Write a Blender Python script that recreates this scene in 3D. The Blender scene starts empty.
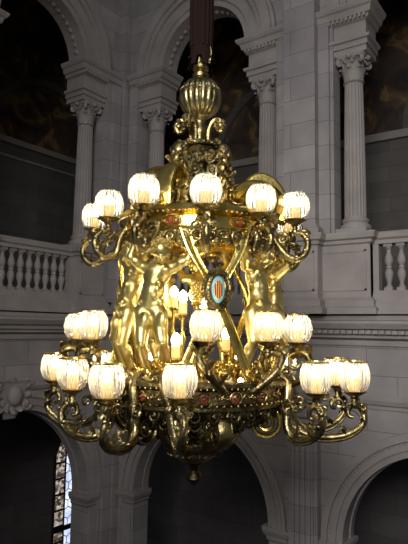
import bpy, bmesh, math, random
from math import sin, cos, pi, radians, sqrt, atan2, tan
from mathutils import Vector, Matrix
random.seed(7)
S = bpy.context.scene
COL = S.collection
CZ = 7.0                                   # eye height above the ground floor
F = 550.0
PIT, YAW, ROL = radians(5.8), radians(35), radians(.85)
fh = Vector((-sin(YAW), cos(YAW), 0)); r0 = Vector((cos(YAW), sin(YAW), 0)); up = Vector((0, 0, 1))
cf = fh*cos(PIT)+up*sin(PIT); cu0 = up*cos(PIT)-fh*sin(PIT)
cr = r0*cos(ROL)+cu0*sin(ROL); cu = cu0*cos(ROL)-r0*sin(ROL)
EYE = Vector((0, 0, CZ))
D = 5.2; U = D/F

def ray(px, py): return cf+cr*((px-204)/F)-cu*((py-272)/F)
def at(px, py, d):                         # point seen at a pixel, d metres ahead
    v = ray(px, py); return EYE+v*(d/v.dot(fh))
CH = at(197, 300, D); CH.z = CZ
RM = Matrix.Rotation(-YAW, 3, 'Z')
def L(px, py, d=1.0): return RM @ (at(px, py, D*d)-CH)      # chandelier frame: x right, -y towards the eye
def Z(K): return L(197, 328-K, 1.0).z

# ------------------------------------------------------------------ materials
def mat(name, base=(.5, .5, .5), metal=0, rough=.5, **k):
    m = bpy.data.materials.new(name); m.use_nodes = True
    b = m.node_tree.nodes['Principled BSDF']
    b.inputs['Base Color'].default_value = (*base, 1); b.inputs['Metallic'].default_value = metal
    b.inputs['Roughness'].default_value = rough
    if 'emit' in k:
        b.inputs['Emission Color'].default_value = (*k['emit'], 1); b.inputs['Emission Strength'].default_value = k['es']
    return m
def nodes(m): return m.node_tree.nodes, m.node_tree.links, m.node_tree.nodes['Principled BSDF']
def ramp(n, stops):
    r = n.new('ShaderNodeValToRGB'); e = r.color_ramp.elements
    while len(e) < len(stops): e.new(.5)
    for x, (p, c) in zip(e, stops): x.position = p; x.color = (*c, 1)
    return r
def metal(name, c1, c2, rough, bump, scale):
    m = mat(name, c1, 1, rough); n, l, b = nodes(m)
    tc = n.new('ShaderNodeTexCoord'); nz = n.new('ShaderNodeTexNoise'); nz.inputs['Scale'].default_value = 9; nz.inputs['Detail'].default_value = 6
    l.new(tc.outputs['Object'], nz.inputs['Vector'])
    r = ramp(n, [(.35, c2), (.6, c1)]); l.new(nz.outputs['Fac'], r.inputs['Fac']); l.new(r.outputs['Color'], b.inputs['Base Color'])
    n2 = n.new('ShaderNodeTexNoise'); n2.inputs['Scale'].default_value = scale; n2.inputs['Detail'].default_value = 4
    l.new(tc.outputs['Object'], n2.inputs['Vector'])
    bp = n.new('ShaderNodeBump'); bp.inputs['Strength'].default_value = bump; bp.inputs['Distance'].default_value = .01
    l.new(n2.outputs['Fac'], bp.inputs['Height']); l.new(bp.outputs['Normal'], b.inputs['Normal'])
    return m
GOLD = metal('gilt_metal', (.88, .68, .20), (.56, .42, .10), .25, .30, 30)
BODY = metal('gilt_statue', (.84, .68, .26), (.62, .49, .16), .40, .06, 10)
BRONZE = metal('aged_brass', (.44, .34, .14), (.12, .09, .04), .32, .6, 45)
DARK = metal('dark_bronze', (.19, .145, .065), (.05, .04, .02), .38, .8, 50)
SILVERY = metal('pale_brass', (.50, .41, .20), (.20, .155, .07), .28, .5, 40)
COPPER = metal('copper_leaf', (.46, .29, .12), (.24, .14, .06), .33, .6, 50)
RED = mat('red_enamel', (.30, .06, .03), 0, .3)
YEL = mat('yellow_enamel', (.8, .42, .06), 0, .3)
CYAN = mat('turquoise_enamel', (.22, .55, .60), 0, .3)
SLEEVE = mat('sleeve_velvet', (.020, .011, .009), 0, .95)
SLEEVE.node_tree.nodes['Principled BSDF'].inputs['Specular IOR Level'].default_value = .05

def stone(name, c1, c2, mortar, bw=.95, bh=.42, rough=.75, sc=1.0):
    m = mat(name, c1, 0, rough); n, l, b = nodes(m)
    tc = n.new('ShaderNodeTexCoord'); sp = n.new('ShaderNodeSeparateXYZ'); l.new(tc.outputs['Object'], sp.inputs[0])
    ad = n.new('ShaderNodeMath'); l.new(sp.outputs['X'], ad.inputs[0]); l.new(sp.outputs['Y'], ad.inputs[1])
    cb = n.new('ShaderNodeCombineXYZ'); l.new(ad.outputs[0], cb.inputs[0]); l.new(sp.outputs['Z'], cb.inputs[1])
    br = n.new('ShaderNodeTexBrick'); l.new(cb.outputs[0], br.inputs['Vector'])
    br.inputs['Color1'].default_value = (*c1, 1); br.inputs['Color2'].default_value = (*c2, 1); br.inputs['Mortar'].default_value = (*mortar, 1)
    br.inputs['Scale'].default_value = 1; br.inputs['Mortar Size'].default_value = .006; br.inputs['Mortar Smooth'].default_value = .4
    br.inputs['Brick Width'].default_value = bw; br.inputs['Row Height'].default_value = bh
    nz = n.new('ShaderNodeTexNoise'); nz.inputs['Scale'].default_value = 2.2*sc; nz.inputs['Detail'].default_value = 7
    l.new(tc.outputs['Object'], nz.inputs['Vector'])
    mp = n.new('ShaderNodeMapRange'); mp.inputs['To Min'].default_value = .66; mp.inputs['To Max'].default_value = 1.28
    l.new(nz.outputs['Fac'], mp.inputs['Value'])
    mx = n.new('ShaderNodeMix'); mx.data_type = 'RGBA'; mx.blend_type = 'MULTIPLY'; mx.inputs['Factor'].default_value = 1
    l.new(br.outputs['Color'], mx.inputs[6]); l.new(mp.outputs['Result'], mx.inputs[7]); l.new(mx.outputs[2], b.inputs['Base Color'])
    n3 = n.new('ShaderNodeTexNoise'); n3.inputs['Scale'].default_value = 28; l.new(tc.outputs['Object'], n3.inputs['Vector'])
    bp = n.new('ShaderNodeBump'); bp.inputs['Strength'].default_value = .25; bp.inputs['Distance'].default_value = .01
    l.new(n3.outputs['Fac'], bp.inputs['Height']); l.new(bp.outputs['Normal'], b.inputs['Normal'])
    return m
STONE = stone('grey_ashlar', (.33, .298, .282), (.265, .238, .225), (.14, .122, .115))
CARVE = stone('carved_stone', (.32, .283, .255), (.30, .265, .24), (.28, .245, .225), 9, 9)
BACK = stone('gallery_stone_shaded', (.14, .125, .105), (.11, .097, .082), (.07, .06, .05), .9, .36)  # ashlar with the gallery's dimness put into its colour
SHADOWY = stone('undercroft_stone_shaded', (.16, .14, .13), (.12, .105, .10), (.06, .05, .05), 1.2, .5)  # darker copy of the ashlar, undercroft shade painted in
FLOORM = stone('floor_slabs', (.25, .22, .20), (.2, .17, .16), (.1, .09, .08), 1.2, 1.2)
def mural():
    m = mat('mural', (.1, .06, .03), 0, .8); n, l, b = nodes(m)
    tc = n.new('ShaderNodeTexCoord'); nz = n.new('ShaderNodeTexNoise'); nz.inputs['Scale'].default_value = 1.5; nz.inputs['Detail'].default_value = 5; nz.inputs['Distortion'].default_value = 1.2
    l.new(tc.outputs['Object'], nz.inputs['Vector'])
    r = ramp(n, [(.3, (.03, .022, .02)), (.5, (.08, .05, .035)), (.58, (.14, .085, .04)), (.62, (.30, .18, .06)), (.7, (.12, .07, .05))])
    l.new(nz.outputs['Fac'], r.inputs['Fac']); l.new(r.outputs['Color'], b.inputs['Base Color']); return m
MURAL = mural()

def glass():
    m = bpy.data.materials.new('cut_glass'); m.use_nodes = True; n, l = m.node_tree.nodes, m.node_tree.links; n.clear()
    o = n.new('ShaderNodeOutputMaterial'); tr = n.new('ShaderNodeBsdfTransparent'); tr.inputs[0].default_value = (.97, .96, .93, 1)
    tl = n.new('ShaderNodeBsdfTranslucent'); tl.inputs[0].default_value = (.60, .57, .51, 1)
    df = n.new('ShaderNodeBsdfDiffuse'); df.inputs[0].default_value = (.6, .58, .54, 1)
    gl = n.new('ShaderNodeBsdfGlossy'); gl.inputs['Roughness'].default_value = .12; gl.inputs[0].default_value = (.95, .95, .95, 1)
    lw = n.new('ShaderNodeLayerWeight'); lw.inputs[0].default_value = .3
    m1 = n.new('ShaderNodeMixShader'); m1.inputs[0].default_value = .25; l.new(tl.outputs[0], m1.inputs[1]); l.new(df.outputs[0], m1.inputs[2])
    mr = n.new('ShaderNodeMapRange'); mr.inputs['To Min'].default_value = GLA; mr.inputs['To Max'].default_value = .75
    l.new(lw.outputs['Facing'], mr.inputs['Value'])
    tc = n.new('ShaderNodeTexCoord'); sp = n.new('ShaderNodeSeparateXYZ'); l.new(tc.outputs['Object'], sp.inputs[0])
    at_ = n.new('ShaderNodeMath'); at_.operation = 'ARCTAN2'; l.new(sp.outputs['Y'], at_.inputs[0]); l.new(sp.outputs['X'], at_.inputs[1])
    mu = n.new('ShaderNodeMath'); mu.operation = 'MULTIPLY'; mu.inputs[1].default_value = 22; l.new(at_.outputs[0], mu.inputs[0])
    sn = n.new('ShaderNodeMath'); sn.operation = 'SINE'; l.new(mu.outputs[0], sn.inputs[0])
    ma = n.new('ShaderNodeMath'); ma.operation = 'MULTIPLY_ADD'; ma.inputs[1].default_value = .15; ma.use_clamp = True; l.new(sn.outputs[0], ma.inputs[0]); l.new(mr.outputs[0], ma.inputs[2]); mr = ma
    m2 = n.new('ShaderNodeMixShader'); l.new(mr.outputs[0], m2.inputs[0]); l.new(tr.outputs[0], m2.inputs[1]); l.new(m1.outputs[0], m2.inputs[2])
    m3 = n.new('ShaderNodeMixShader'); m3.inputs[0].default_value = .12; l.new(m2.outputs[0], m3.inputs[1]); l.new(gl.outputs[0], m3.inputs[2])
    l.new(m3.outputs[0], o.inputs[0]); return m
GLA = .36
GLASS = glass()
BULB = mat('lit_bulb', (1, .9, .75), 0, .5, emit=(1, .90, .68), es=46)
SMALLBULB = mat('small_lit_bulb', (1, .8, .6), 0, .5, emit=(1, .72, .55), es=20)
def candle_mat():
    m = mat('candle_tube', (.85, .62, .28), 0, .5, emit=(1, .62, .18), es=.8); return m  # weak amber emission stands in for bulb light passing through the tube
CANDLE = candle_mat()

# ------------------------------------------------------------------ mesh helpers
class MB:
    def __init__(s): s.v = []; s.f = []; s.m = []
    def add(s, vs, fs, mi=0):
        o = len(s.v); s.v += [tuple(v) for v in vs]; s.f += [tuple(i+o for i in f) for f in fs]; s.m += [mi]*len(fs)
    def box(s, a, b, mi=0):
        x0, y0, z0 = a; x1, y1, z1 = b
        s.add([(x0,y0,z0),(x1,y0,z0),(x1,y1,z0),(x0,y1,z0),(x0,y0,z1),(x1,y0,z1),(x1,y1,z1),(x0,y1,z1)],
              [(0,3,2,1),(4,5,6,7),(0,1,5,4),(1,2,6,5),(2,3,7,6),(3,0,4,7)], mi)
    def lathe(s, prof, seg=32, c=(0, 0, 0), flute=0, fn=0, mi=0, cap=True, mod=None):
        vs = []; fs = []
        for j, (r, z) in enumerate(prof):
            for i in range(seg):
                a = 2*pi*i/seg; k = 1+flute*(abs(cos(fn*a/2))-.6) if flute else 1
                if mod: k = mod(j, a)
                vs.append((c[0]+r*k*cos(a), c[1]+r*k*sin(a), c[2]+z))
        for j in range(len(prof)-1):
            for i in range(seg):
                fs.append((j*seg+i, j*seg+(i+1) % seg, (j+1)*seg+(i+1) % seg, (j+1)*seg+i))
        if cap:
            fs.append(tuple(range(seg-1, -1, -1))); fs.append(tuple((len(prof)-1)*seg+i for i in range(seg)))
        s.add(vs, fs, mi)
    def sphere(s, c, r, seg=10, rings=7, sc=(1, 1, 1), R=None, mi=0):
        vs = []; fs = []
        c = Vector(c)
        pts = [Vector((0, 0, -1))]
        for j in range(1, rings):
            t = -pi/2+pi*j/rings
            for i in range(seg): a = 2*pi*i/seg; pts.append(Vector((cos(t)*cos(a), cos(t)*sin(a), sin(t))))
        pts.append(Vector((0, 0, 1)))
        for p in pts:
            q = Vector((p.x*sc[0]*r, p.y*sc[1]*r, p.z*sc[2]*r))
            if R is not None: q = R @ q
            vs.append(c+q)
        for i in range(seg): fs.append((0, 1+(i+1) % seg, 1+i))
        for j in range(rings-2):
            for i in range(seg):
                a = 1+j*seg; b = a+seg; fs.append((a+i, a+(i+1) % seg, b+(i+1) % seg, b+i))
        t = len(pts)-1; a = 1+(rings-2)*seg
        for i in range(seg): fs.append((a+i, a+(i+1) % seg, t))
        s.add(vs, fs, mi)
    def tube(s, pts, rad, seg=8, smooth=4, mi=0, flat=None, side=None):
        """swept tube; flat=(a,b): section half sizes across 'side' and normal to it"""
        P = [Vector(p) for p in pts]
        R = rad if isinstance(rad, (list, tuple)) else [rad]*len(P)
        if smooth > 1: P, R = crom(P, R, smooth)
        n = len(P); vs = []; fs = []; pn = None
        for i in range(n):
            t = (P[min(i+1, n-1)]-P[max(i-1, 0)])
            t = t.normalized() if t.length > 1e-9 else Vector((0, 0, 1))
            if side is not None: b = Vector(side).normalized(); nn = b.cross(t)
            else:
                if pn is None: pn = t.orthogonal().normalized()
                nn = pn-t*pn.dot(t)
                nn = nn.normalized() if nn.length > 1e-6 else t.orthogonal().normalized()
                b = t.cross(nn); pn = nn
            for k in range(seg):
                a = 2*pi*(k+.5)/seg
                ca, sa = cos(a), sin(a)
                if flat:
                    e = .55
                    ca = math.copysign(abs(ca)**e, ca); sa = math.copysign(abs(sa)**e, sa)
                    vs.append(P[i]+b*(ca*flat[0]*R[i])+nn*(sa*flat[1]*R[i]))
                else: vs.append(P[i]+b*(ca*R[i])+nn*(sa*R[i]))
        for i in range(n-1):
            for k in range(seg): fs.append((i*seg+k, i*seg+(k+1) % seg, (i+1)*seg+(k+1) % seg, (i+1)*seg+k))
        fs.append(tuple(range(seg-1, -1, -1))); fs.append(tuple((n-1)*seg+k for k in range(seg)))
        s.add(vs, fs, mi)
    def leaf(s, base, d, out, wid, ln, curl=.8, mi=0):
        """acanthus-like leaf: rises along d, tip curls to out"""
        base = Vector(base); d = Vector(d).normalized(); out = Vector(out).normalized(); sd = d.cross(out).normalized()
        prof = [(0, .0, .62), (.25, .02, .85), (.5, .05, 1.0), (.72, .13, .95), (.9, .30, .7), (.94, .48, .42), (.84, .58, .15)]
        vs = []; fs = []
        for (h, o, w) in prof:
            for q, (x, dd) in enumerate([(-1, -.12), (-.55, .05), (0, .14), (.55, .05), (1, -.12)]):
                vs.append(base+d*(h*ln)+out*(o*ln*curl+dd*wid)+sd*(x*w*wid))
        n = len(prof)
        for j in range(n-1):
            for i in range(4): a = j*5+i; fs.append((a, a+1, a+6, a+5))
        o2 = len(vs); vs += [v-out*(.10*wid)-d*(.02*ln) for v in vs]
        for j in range(n-1):
            for i in range(4): a = o2+j*5+i; fs.append((a, a+5, a+6, a+1))
        bd = [j*5 for j in range(n)]+[(n-1)*5+i for i in range(1, 5)]+[j*5+4 for j in range(n-2, -1, -1)]+[3, 2, 1]
        for a, b in zip(bd, bd[1:]+bd[:1]): fs.append((a, b, b+o2, a+o2))
        s.add(vs, fs, mi)
    def curl(s, c, e1, e2, r, turns, rad, a0=0, sgn=1, mi=0, knob=True, n=None, **k):
        c = Vector(c); e1 = Vector(e1); e2 = Vector(e2); n = n or max(8, int(turns*11)); pts = []; rr = []
        for i in range(n+1):
            t = i/n; a = a0+sgn*turns*2*pi*t; q = r*(1-.78*t)
            pts.append(c+e1*(cos(a)*q)+e2*(sin(a)*q)); rr.append(rad*(1-.45*t))
        s.tube(pts, rr, seg=6, smooth=1, mi=mi, **k)
        if knob: s.sphere(c, r*.26, 8, 6, mi=mi)
    def build(s, name, mats, parent=None, smooth=True, loc=None, sharp=40):
        me = bpy.data.meshes.new(name); me.from_pydata(s.v, [], s.f); me.update()
        if not isinstance(mats, (list, tuple)): mats = [mats]
        for m in mats: me.materials.append(m)
        me.polygons.foreach_set('material_index', s.m)
        bm = bmesh.new(); bm.from_mesh(me); bmesh.ops.recalc_face_normals(bm, faces=bm.faces); bm.to_mesh(me); bm.free()
        if smooth:
            me.polygons.foreach_set('use_smooth', [True]*len(me.polygons)); me.set_sharp_from_angle(angle=radians(sharp))
        o = bpy.data.objects.new(name, me); COL.objects.link(o)
        if parent: o.parent = parent
        if loc is not None: o.location = loc
        return o
def crom(P, R, k):
    out = []; rr = []
    for i in range(len(P)-1):
        p0, p1, p2, p3 = P[max(i-1, 0)], P[i], P[i+1], P[min(i+2, len(P)-1)]
        for j in range(k):
            t = j/k
            out.append(.5*((2*p1)+(p2-p0)*t+(2*p0-5*p1+4*p2-p3)*t*t+(3*p1-p0-3*p2+p3)*t**3)); rr.append(R[i]*(1-t)+R[i+1]*t)
    out.append(P[-1]); rr.append(R[-1]); return out, rr
def empty(name, loc=(0, 0, 0), rz=0, parent=None):
    o = bpy.data.objects.new(name, None); COL.objects.link(o); o.location = loc; o.rotation_euler = (0, 0, rz); o.empty_display_size = .1
    if parent: o.parent = parent
    return o
def tag(o, label=None, cat=None, group=None, kind=None):
    for k, v in (('label', label), ('category', cat), ('group', group), ('kind', kind)):
        if v: o[k] = v
    return o
def dup(o, parent=None):
    c = o.copy(); COL.objects.link(c)
    if parent: c.parent = parent
    for ch in list(o.children): dup(ch, c)
    return c

# ================================================================== ARCHITECTURE
XA, YB = -8.5, 8.84
def MA(u, w, z): return (XA+w, u, z+CZ)
def MBk(u, w, z): return (u, YB-w, z+CZ)
class WB(MB):                                # builder that works in wall coordinates (u along, w out of the wall, z)
    def __init__(s, M): super().__init__(); s.M = M
    def bx(s, u0, u1, w0, w1, z0, z1, mi=0):
        s.fr(u0, u1, w0, w1, z0, 0, z1, 0, mi)
    def fr(s, u0, u1, w0, w1, z0, e0, z1, e1, mi=0, ends=True):
        vs = []
        for z, e in ((z0, e0), (z1, e1)):
            eu = e if ends else 0
            vs += [s.M(u0-eu, w0, z), s.M(u1+eu, w0, z), s.M(u1+eu, w1+e, z), s.M(u0-eu, w1+e, z)]
        s.add(vs, [(0,3,2,1),(4,5,6,7),(0,1,5,4),(1,2,6,5),(2,3,7,6),(3,0,4,7)], mi)
    def stack(s, u0, u1, w0, w1, lv, ends=True):
        for (z0, e0), (z1, e1) in zip(lv, lv[1:]):
            if z1-z0 > 1e-5: s.fr(u0, u1, w0, w1, z0, e0, z1, e1, 0, ends)
    def arch(s, u0, u1, zs, zt, cu, r, w0, w1, n=20, mi=0):
        """wall from the springing zs up to zt with a round opening of radius r, jambs u0..cu-r and cu+r..u1"""
        if u0 < cu-r: s.bx(u0, cu-r, w0, w1, zs, zt, mi)
        if u1 > cu+r: s.bx(cu+r, u1, w0, w1, zs, zt, mi)
        for i in range(n):
            a0, a1 = pi-pi*i/n, pi-pi*(i+1)/n
            ua, za = cu+r*cos(a0), zs+r*sin(a0); ub, zb = cu+r*cos(a1), zs+r*sin(a1)
            v = [s.M(ua, w0, za), s.M(ub, w0, zb), s.M(ub, w0, zt), s.M(ua, w0, zt), s.M(ua, w1, za), s.M(ub, w1, zb), s.M(ub, w1, zt), s.M(ua, w1, zt)]
            s.add(v, [(0,3,2,1),(4,5,6,7),(0,1,5,4),(1,2,6,5),(2,3,7,6),(3,0,4,7)], mi)
    def ring(s, cu, zs, ra, rb, w0, w1, n=28, a_from=0, a_to=pi):
        for i in range(n):
            a0 = a_from+(a_to-a_from)*i/n; a1 = a_from+(a_to-a_from)*(i+1)/n; v = []
            for w in (w0, w1):
                for (a, r) in ((a0, ra), (a1, ra), (a1, rb), (a0, rb)): v.append(s.M(cu+r*cos(a), w, zs+r*sin(a)))
            s.add(v, [(0,3,2,1),(4,5,6,7),(0,1,5,4),(1,2,6,5),(2,3,7,6),(3,0,4,7)])

BAYS = {'A': (MA, [6.22], 1.35), 'B': (MBk, [-6.13, -1.77], 1.35)}
WF, WK = .25, -.16
LEDGE, CAPT, BLKT, SPR_L = 1.55, 4.62, 5.42, -3.30
TOP = 9.6
CORN = [(-.16, .0), (-.12, .10), (-.08, .10), (-.06, .16), (.0, .16), (.02, .24), (.10, .30), (.14, .30), (.16, .20), (.22, .14), (.25, .0)]

def wall(side, M, centers, u_lo, u_hi, LOWB):
    b = WB(M)
    # lower storey
    edges = [u_lo]
    for c, r in LOWB:
        edges += [c-r, c+r]
    edges.append(u_hi)
    for i in range(0, len(edges), 2): b.bx(edges[i], edges[i+1], -.2, WF, -CZ, SPR_L)
    mids = [u_lo]+[(centers[i]+centers[i+1])/2 for i in range(len(centers)-1)]+[u_hi]
    for i, (c, r) in enumerate(LOWB): b.arch(mids[i], mids[i+1], SPR_L, 0, c, r, -.2, WF, 28)
    # plinth of the upper storey, balustrade gaps left open
    e2 = [u_lo]
    for c in centers: e2 += [c-1.0, c+1.0]
    e2.append(u_hi)
    for i in range(0, len(e2), 2): b.bx(e2[i], e2[i+1], WK, WF+.08, .50, LEDGE-.02)
    b.bx(u_lo, u_hi, -.7, WF, 0, .50)
    # solid wall beside the openings
    e3 = [u_lo]
    for c in centers: e3 += [c-1.66, c+1.66]
    e3.append(u_hi)
    for i in range(0, len(e3), 2):
        if e3[i+1] > e3[i]: b.bx(e3[i], e3[i+1], WK, WF, LEDGE-.02, BLKT)
    for i, c in enumerate(centers): b.arch(mids[i], mids[i+1], BLKT, TOP, c, 1.04, WK, WF, 28)
    return b
U_HI_A = YB-WF
wa = wall('left', MA, [6.37], 3.9, YB+.0, [(6.06, 1.84)]); tag(wa.build('wall_left', STONE, smooth=False), kind='structure')
wb = wall('right', MBk, [-6.13, -1.77], XA, .65, [(-6.13, 1.53), (-1.77, 1.53)]); tag(wb.build('wall_right', STONE, smooth=False), kind='structure')

tn = [0]
def trim(b, m=CARVE, smooth=False):
    tn[0] += 1; return tag(b.build('trim_%d' % tn[0], m, smooth=smooth), kind='structure')

# cornice band, string course, ledge
b = WB(MA); b.stack(3.9, YB-.5, 0, WF, CORN, False)
for z0, z1, e in ((.25, .30, .16), (.30, .44, .10), (.44, .50, .05)): b.bx(3.9, YB-.5, 0, WF+e, z0, z1)
trim(b)
b = WB(MBk); b.stack(XA+.5, .65, 0, WF, CORN, False)
for z0, z1, e in ((.25, .30, .16), (.30, .44, .10), (.44, .50, .05)): b.bx(XA+.5, .65, 0, WF+e, z0, z1)
u = XA+.8
while u < .6: b.bx(u, u+.055, WF, WF+.215, -.055, .0); u += .10
trim(b)
b = WB(MA); b.stack(3.9, YB-.5, 0, WF, [(-1.20, .03), (-1.14, .03), (-1.13, .08), (-1.06, .11), (-1.0, .02)], False)
b.bx(3.9, YB-.5, 0, WF+.04, -.24, -.16); trim(b)
b = WB(MBk); b.stack(XA+.5, .65, 0, WF, [(-1.20, .03), (-1.14, .03), (-1.13, .08), (-1.06, .11), (-1.0, .02)], False)
b.bx(XA+.5, .65, 0, WF+.04, -.24, -.16); trim(b)

# lower arch rings, imposts
for M, cs in ((MA, [(6.06, 1.84)]), (MBk, [(-6.13, 1.53), (-1.77, 1.53)])):
    b = WB(M)
    for c, r0_ in cs:
        for (ra, rb, e) in ((0, .10, .03), (.10, .23, .065), (.23, .29, .11), (.29, .34, .08)): b.ring(c, SPR_L, r0_+ra, r0_+rb, WF-.02, WF+e, 36)
        for k in range(64):
            a = pi*(k+.5)/64; r = r0_+.20; b.sphere(M(c+r*cos(a), WF+.065, SPR_L+r*sin(a)), .018, 6, 5)
        b.ring(c, SPR_L, r0_-.03, r0_+.01, -.15, 0)
        for sgn in (-1, 1):
            ua, ub = (c-r0_-.32, c-r0_) if sgn < 0 else (c+r0_, c+r0_+.32)
            b.stack(ua, ub, -.2, WF, [(-3.55, .0), (-3.51, .03), (-3.45, .03), (-3.44, .06), (-3.36, .09), (-3.30, .09)])
            b.bx(ua+.04, ub-.04, 0, WF+.04, -CZ, -3.55)
    trim(b)
# upper arch rings
for M, cs in ((MA, [6.37]), (MBk, [-6.13, -1.77])):
    b = WB(M)
    for c in cs:
        b.ring(c, BLKT, 1.0, 1.12, WK-.03, WF+.04); b.ring(c, BLKT, 1.12, 1.34, WF-.05, WF+.07); b.ring(c, BLKT, 1.34, 1.44, WF-.05, WF+.13)
        b.ring(c, BLKT, 1.44, 1.62, WF-.05, WF+.17); b.ring(c, BLKT, 1.62, 1.68, WF-.05, WF+.11)
        for k in range(40):
            a = pi*(k+.5)/40; r = 1.39; b.sphere(M(c+r*cos(a), WF+.12, BLKT+r*sin(a)), .028, 6, 5)
        for k in range(22):                      # coffers along the soffit
            a = pi*(k+.5)/22; r = 1.0
            b.sphere(M(c+r*cos(a), .05, BLKT+r*sin(a)), .05, 8, 5, (1, 1, 1))
    trim(b)

# pilasters and their pedestals
def pilaster(M, u0, u1, wtop, z0, z1, flutes=0):
    b = WB(M); b.bx(u0, u1, 0, wtop, z0, z1)
    if flutes:
        n = flutes; st = (u1-u0)/n
        for k in range(n): b.bx(u0+st*(k+.18), u0+st*(k+.82), wtop-.02, wtop+.035, z0+.1, z1-.1)
    return b
b = WB(MBk)
b.bx(-4.20, -3.62, 0, .50, LEDGE+.1, TOP); b.stack(-4.20, -3.62, 0, .50, [(LEDGE, .08), (LEDGE+.10, .08), (LEDGE+.12, .05), (LEDGE+.2, 0)])
for q in (-4.26, -3.56):                         # narrow strips flanking the giant pilaster
    b.bx(q-.13, q+.13, 0, WF+.10, LEDGE, BLKT-.2)
b.bx(-4.45, -3.37, 0, WF+.045, LEDGE, BLKT-.2)
tag(b.build('trim_20', STONE, smooth=False), kind='structure')
b = WB(MBk)
b.bx(-4.10, -3.72, 0, .44, -CZ, -1.2); b.bx(-4.16, -3.66, 0, .40, -CZ, -1.2)
for k in range(4): b.bx(-4.08+k*.093, -4.03+k*.093, .43, .475, -6.6, -1.6)
b.stack(-4.16, -3.66, 0, .42, [(-1.55, .0), (-1.50, .05), (-1.44, .05), (-1.40, .10), (-1.22, .14), (-1.2, .14)])
tag(b.build('trim_21', STONE, smooth=False), kind='structure')
# corner pier where the two walls meet
b = MB(); b.box((XA, YB-.42, 0), (XA+.42, YB, CZ+TOP)); b.box((XA, YB-.52, CZ-.16), (XA+.52, YB, CZ+.25)); b.box((XA, YB-.5, CZ+LEDGE-.15), (XA+.5, YB, CZ+LEDGE))
b.box((XA, YB-.34, 0), (XA+.34, YB-.3, CZ+TOP)); 
tag(b.build('trim_22', STONE, smooth=False), kind='structure')
# wall strips of the corner bays (pilaster responds)
b = WB(MA); b.bx(8.01, 8.5, 0, WF+.07, LEDGE, BLKT-.2); b.bx(8.16, 8.38, 0, WF+.12, LEDGE, BLKT-.25)
b.bx(8.14, 8.5, 0, WF+.06, -CZ, -1.2); b.bx(8.2, 8.4, 0, WF+.12, -CZ, -1.3); tag(b.build('trim_23', STONE, smooth=False), kind='structure')
b = WB(MBk); b.bx(-8.0, -7.78, 0, WF+.07, LEDGE, BLKT-.2); b.bx(-8.0, -7.92, 0, WF+.06, -CZ, -1.2)
tag(b.build('trim_24', STONE, smooth=False), kind='structure')

# pedestal ledges under columns and giant pilaster
LED = [(1.36, .0), (1.38, .04), (1.43, .04), (1.45, .09), (1.52, .11), (LEDGE, .11)]
PEDB = [(.25, .12), (.34, .12), (.38, .07), (.46, .07), (.52, .0)]
def pedestal(b, u0, u1, w):
    b.bx(u0, u1, WK, w, .25, 1.36); b.stack(u0, u1, WK, w, LED); b.stack(u0, u1, WK, w, PEDB)
    if u1-u0 > .4:
        for (a, c_, z0, z1) in ((u0+.06, u1-.06, .62, .65), (u0+.06, u1-.06, 1.24, 1.27), (u0+.06, u0+.09, .62, 1.27), (u1-.09, u1-.06, .62, 1.27)): b.bx(a, c_, w-.01, w+.014, z0, z1)
b = WB(MBk); pedestal(b, -5.13, -2.77, .36); pedestal(b, -4.26, -3.56, .56); trim(b)
b = WB(MBk); pedestal(b, -7.85, -7.13, .36); b.bx(-8.0, -7.8, 0, .3, 0.25, LEDGE); trim(b)
b = WB(MBk); pedestal(b, -.77, .4, .36); trim(b)
b = WB(MA); pedestal(b, 7.34, 8.08, .36); b.bx(8.05, 8.5, 0, .3, .25, LEDGE); trim(b)
b = WB(MA); pedestal(b, 4.2, 5.37, .36); trim(b)

# entablature blocks over the columns
ENT = [(CAPT, .0), (CAPT+.10, .0), (CAPT+.10, .03), (CAPT+.19, .03), (CAPT+.20, .07), (CAPT+.25, .08), (CAPT+.25, .0), (CAPT+.52, .0), (CAPT+.54, .05), (CAPT+.60, .06), (CAPT+.61, .10), (CAPT+.70, .13), (CAPT+.72, .16), (CAPT+.77, .19), (BLKT, .19)]
def block(M, u0, u1, w1=.24):
    b = WB(M); b.stack(u0, u1, -.28, w1, ENT)
    u = u0-.04
    while u < u1+.03: b.bx(u, u+.04, w1, w1+.105, CAPT+.545, CAPT+.605); u += .075
    return b
trim(block(MA, 7.42, 8.01)); trim(block(MBk, -7.77, -7.20)); trim(block(MBk, -5.06, -4.50)); trim(block(MBk, -3.40, -2.82)); trim(block(MBk, -.70, -.13)); trim(block(MA, 4.73, 5.30))
for M, u0, u1 in ((MA, 7.95, 8.5), (MBk, -8.0, -7.7), (MBk, -4.6, -3.3)):
    b = WB(M); b.stack(u0, u1, 0, WF, ENT, False); trim(b)

# lower-storey keystone carving over the left arch
b = WB(MA); c = 6.0; zc = -1.20
b.stack(c-.16, c+.16, WF, WF+.08, [(-1.60, -.05), (-1.45, .0), (-1.15, .05), (-1.0, .07), (-.96, .09)])
b.sphere(MA(c, WF+.15, zc), .15, 14, 10, (.7, .9, 1.15))
for k in range(12):
    a = 2*pi*k/12; e1 = Vector((0, 1, 0)); e2 = Vector((0, 0, 1)); o_ = e1*cos(a)+e2*sin(a)
    b.leaf(Vector(MA(c, WF+.10, zc))+o_*.12, o_, (1, 0, 0), .06, .20, .7)
for sg in (-1, 1):
    b.curl(MA(c+sg*.27, WF+.12, zc+.18), (0, sg, 0), (0, 0, 1), .10, 1.4, .03); b.curl(MA(c+sg*.27, WF+.12, zc-.18), (0, sg, 0), (0, 0, -1), .09, 1.4, .028)
tag(b.build('keystone_carving', CARVE), 'carved stone keystone with leaves above the dark lower left arch', 'carving')

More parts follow.
